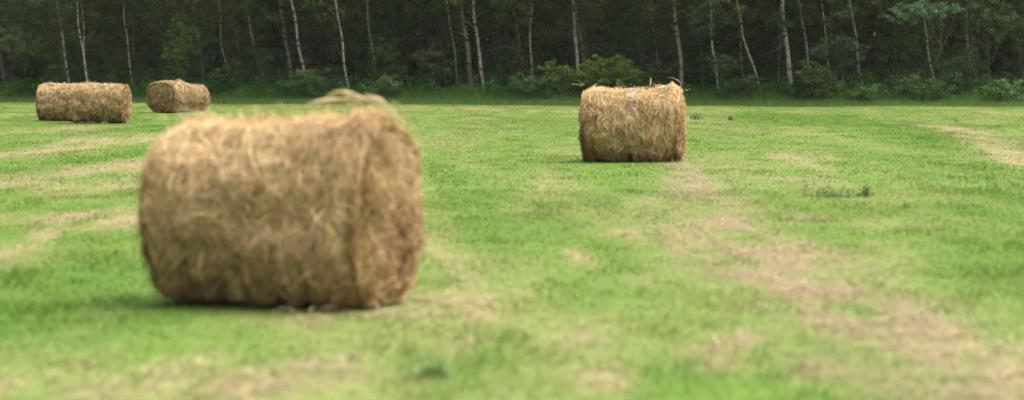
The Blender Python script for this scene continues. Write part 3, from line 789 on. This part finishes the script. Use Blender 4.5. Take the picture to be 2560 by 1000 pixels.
def rank_grass():
    r = np.random.default_rng(533)
    n = 150000
    x = -37 + 74 * r.random(n); d = -3.6 + 6.8 * r.random(n) ** .9; y = edge(x) + d
    n = len(x); kp = (d > -.4) | (r.random(n) < .22 + .5 * sstep(.45, .65, fbm(x*.6, y*.4, 0, 16)) * sstep(-3.6, -.5, d)); x, y, d = x[kp], y[kp], d[kp]; n = len(x)
    lump = fbm(x*.7, y*.5, 0, 15, 3)
    h = (.10 + .22 * sstep(-3.5, -.4, d) + .62 * sstep(-.4, 1.6, d) * (.35 + 1.1 * lump)) * (.5 + .7 * r.random(n))
    a = r.random(n) * 6.28; la = r.random(n) * 6.28; ln = h * .35 * r.random(n)
    w = .010 + .010 * r.random(n)
    s = np.linspace(0, 1, 4)[None]
    P = np.stack([x[:, None] + np.cos(la)[:, None] * ln[:, None] * s**2, y[:, None] + np.sin(la)[:, None] * ln[:, None] * s**2, h[:, None] * (s - .12 * s**3)], -1)
    W = np.stack([np.cos(a), np.sin(a), np.zeros(n)], -1)[:, None] * w[:, None, None] * (1 - .85 * s[..., None])
    t = sstep(.3, .7, fbm(x*.5+5, y*.2, 0, 19, 3))
    c = mixc(np.broadcast_to(np.array([.045,.112,.020]), (n, 3)), np.array([.085,.175,.032]), t) * (.7 + .6 * r.random((n, 1)))
    c = mixc(c, np.array([.10,.17,.04]), sstep(.7, -.5, d))
    parts = [ribbons(P, W, c)]
    m = 3600; X_ = -37 + 74 * r.random(m); D_ = .4 + 3.2 * r.random(m); Y_ = edge(X_) + D_
    cen = np.stack([X_, Y_, (.1 + .8 * r.random(m) * sstep(0, 1.6, D_) * (.4 + 1.1 * fbm(X_*.7, Y_*.5, 0, 15, 3)))], 1)
    pts = clumps(cen, .14 + .14 * r.random(m), 26, 536, .7)
    tt = sstep(.3, .7, fbm(X_*.5+5, Y_*.2, 0, 19, 3))
    cc = np.repeat(mixc(np.broadcast_to(np.array([.045,.112,.020]), (m, 3)), np.array([.09,.185,.032]), tt) * (.7 + .6 * r.random((m, 1))), 26, 0)
    parts.append(leaves(pts, .10 * (.6 + .8 * r.random(len(pts))), cc, .5, 537, .6))
    v, f, k = joined(parts); v[:, 2] = np.maximum(v[:, 2], .01)
    o = link('rank_grass', mesh_np('rank_grass', v, f, 4, k, M_blade)); o['kind'] = 'stuff'
    o['label'] = 'tall uncut grass and weeds along the foot of the wood'; o['category'] = 'grass'
rank_grass()

# weeds standing in the mown field --------------------------------------
def weed(label, px, py, wpx, hpx, base, seed, n=150):
    n = int(n * .6); r = np.random.default_rng(seed); c = gp(px, py); ppm = F / c[1]; W_, H_ = wpx / ppm / 2, hpx / ppm
    root = thing('weed_clump', label, 'weed', (c[0], c[1], 0))
    x, y = r.normal(size=n) * W_ * .45, r.normal(size=n) * W_ * .5
    h = H_ * (.4 + .6 * r.random(n)) * np.exp(-(x / W_) ** 2); s = np.linspace(0, 1, 5)[None]
    la = r.random(n) * 6.28; ln = h * .5 * r.random(n)
    P = np.stack([x[:, None] + np.cos(la)[:, None] * ln[:, None] * s**2, y[:, None] + np.sin(la)[:, None] * ln[:, None] * s**2, h[:, None] * (s - .2 * s**3)], -1)
    a = r.random(n) * 6.28
    Wv = np.stack([np.cos(a), np.sin(a), 0*a], -1)[:, None] * (.004 + .005 * r.random((n, 1, 1))) * (1.1 - s[..., None])
    m = n // 2; pts = np.stack([x, y, h * (.3 + .6 * r.random(n))], 1)[:m]
    pts = np.repeat(pts, 2, 0) + r.normal(size=(m * 2, 3)) * .03
    v, f, k = joined([ribbons(P, Wv, base * (.7 + .6 * r.random((n, 1)))),
                      leaves(pts, .04 + .04 * r.random(len(pts)), base * (.7 + .6 * r.random((len(pts), 1))), .5, seed + 3, .5)])
    v[:, 2] = np.maximum(v[:, 2], .01)
    link('foliage', mesh_np('foliage', v, f, 4, k, M_blade), root)
DG = np.array([.095, .145, .045])
weed('broad low loose weed clump in the right field beside a pointed one', 2085, 500, 150, 30, DG * 1.3, 801, 420)
weed('tall pointed dark green weed, darkest spot in the right field', 2165, 500, 40, 48, DG * 1.05, 802, 110)
weed('dark green weed tuft in grass just right of the lone bale', 1742, 300, 50, 24, DG * 1.1, 803)
weed('small brownish weed further right of the lone bale near the wood', 1826, 302, 20, 18, np.array([.08,.08,.035]), 804, 90)
weed('small dark weed right of and below the tall pointed weed', 2268, 528, 70, 18, DG * 1.3, 805, 160)
weed('large blurred dark green weed in the grass below the big bale', 1085, 940, 130, 50, DG * 1.4, 806, 110)
weed('tiny weed near the pale swath at far right of the meadow', 2392, 306, 18, 10, DG * 1.3, 808, 60)

# thin haze volume added to lift the blacks of the wood -------------------
hm = bpy.data.materials.new('black_lift_haze'); hm.use_nodes = True; hn = hm.node_tree; hn.nodes.clear()
ho = hn.nodes.new('ShaderNodeOutputMaterial'); pv = hn.nodes.new('ShaderNodeVolumePrincipled')
pv.inputs['Color'].default_value = (.95, .95, .95, 1); pv.inputs['Density'].default_value = .00005; pv.inputs['Anisotropy'].default_value = .1
hn.links.new(pv.outputs[0], ho.inputs['Volume'])
hv = np.array([[a, b, c] for a in (-560, 560) for b in (-40, 960) for c in (-1.2, 21.0)], float)
hf = np.array([0,1,3,2, 4,6,7,5, 0,4,5,1, 2,3,7,6, 0,2,6,4, 1,5,7,3])
o = link('haze', mesh_np('haze', hv, hf, 4, None, hm)); o['kind'] = 'stuff'; o['label'] = 'thin pale haze added to lift the dark tones of the distant wood'; o['category'] = 'haze'

# ------------------------------------------------------------------ light, sky, camera
sc = bpy.context.scene
w = bpy.data.worlds.new('World'); sc.world = w; w.use_nodes = True
nt = w.node_tree; bg = nt.nodes['Background']
sky = nt.nodes.new('ShaderNodeTexSky'); sky.sky_type = 'NISHITA'; sky.sun_disc = False
SUN_EL, SUN_AZ = R(65), R(82)      # azimuth clockwise from +Y
sky.sun_elevation = SUN_EL; sky.sun_rotation = SUN_AZ; sky.dust_density = 4; sky.air_density = 1.0; sky.ozone_density = .6
hs = nt.nodes.new('ShaderNodeHueSaturation'); hs.inputs['Saturation'].default_value = .3      # overcast: the cloud deck greys the blue
nt.links.new(sky.outputs[0], hs.inputs['Color']); nt.links.new(hs.outputs[0], bg.inputs[0]); bg.inputs[1].default_value = .06
ld = bpy.data.lights.new('sun', 'SUN'); ld.energy = 1.35; ld.angle = R(75); ld.color = (1, .95, .87)
lo = bpy.data.objects.new('sun', ld); C.objects.link(lo)
dvec = Vector((math.sin(SUN_AZ) * math.cos(SUN_EL), math.cos(SUN_AZ) * math.cos(SUN_EL), math.sin(SUN_EL)))
lo.rotation_euler = (-dvec).to_track_quat('-Z', 'Y').to_euler(); lo.location = (0, 0, 30)

cd = bpy.data.cameras.new('camera'); cam = bpy.data.objects.new('camera', cd); C.objects.link(cam)
cd.sensor_width = 36; cd.lens = F / 2560 * 36; cd.clip_start = .1; cd.clip_end = 3000
cam.location = (0, 0, H); cam.rotation_euler = (math.pi / 2 - PITCH, 0, 0)
cd.dof.use_dof = True; cd.dof.focus_distance = 74; cd.dof.aperture_fstop = .085 / .055; cd.dof.aperture_blades = 7
sc.camera = cam
sc.view_settings.view_transform = 'Standard'; sc.view_settings.look = 'None'; sc.view_settings.gamma = 1
sc.view_settings.exposure = 2.62
sc.cycles.use_denoising = True
sc.cycles.max_bounces = 8; sc.cycles.transparent_max_bounces = 8
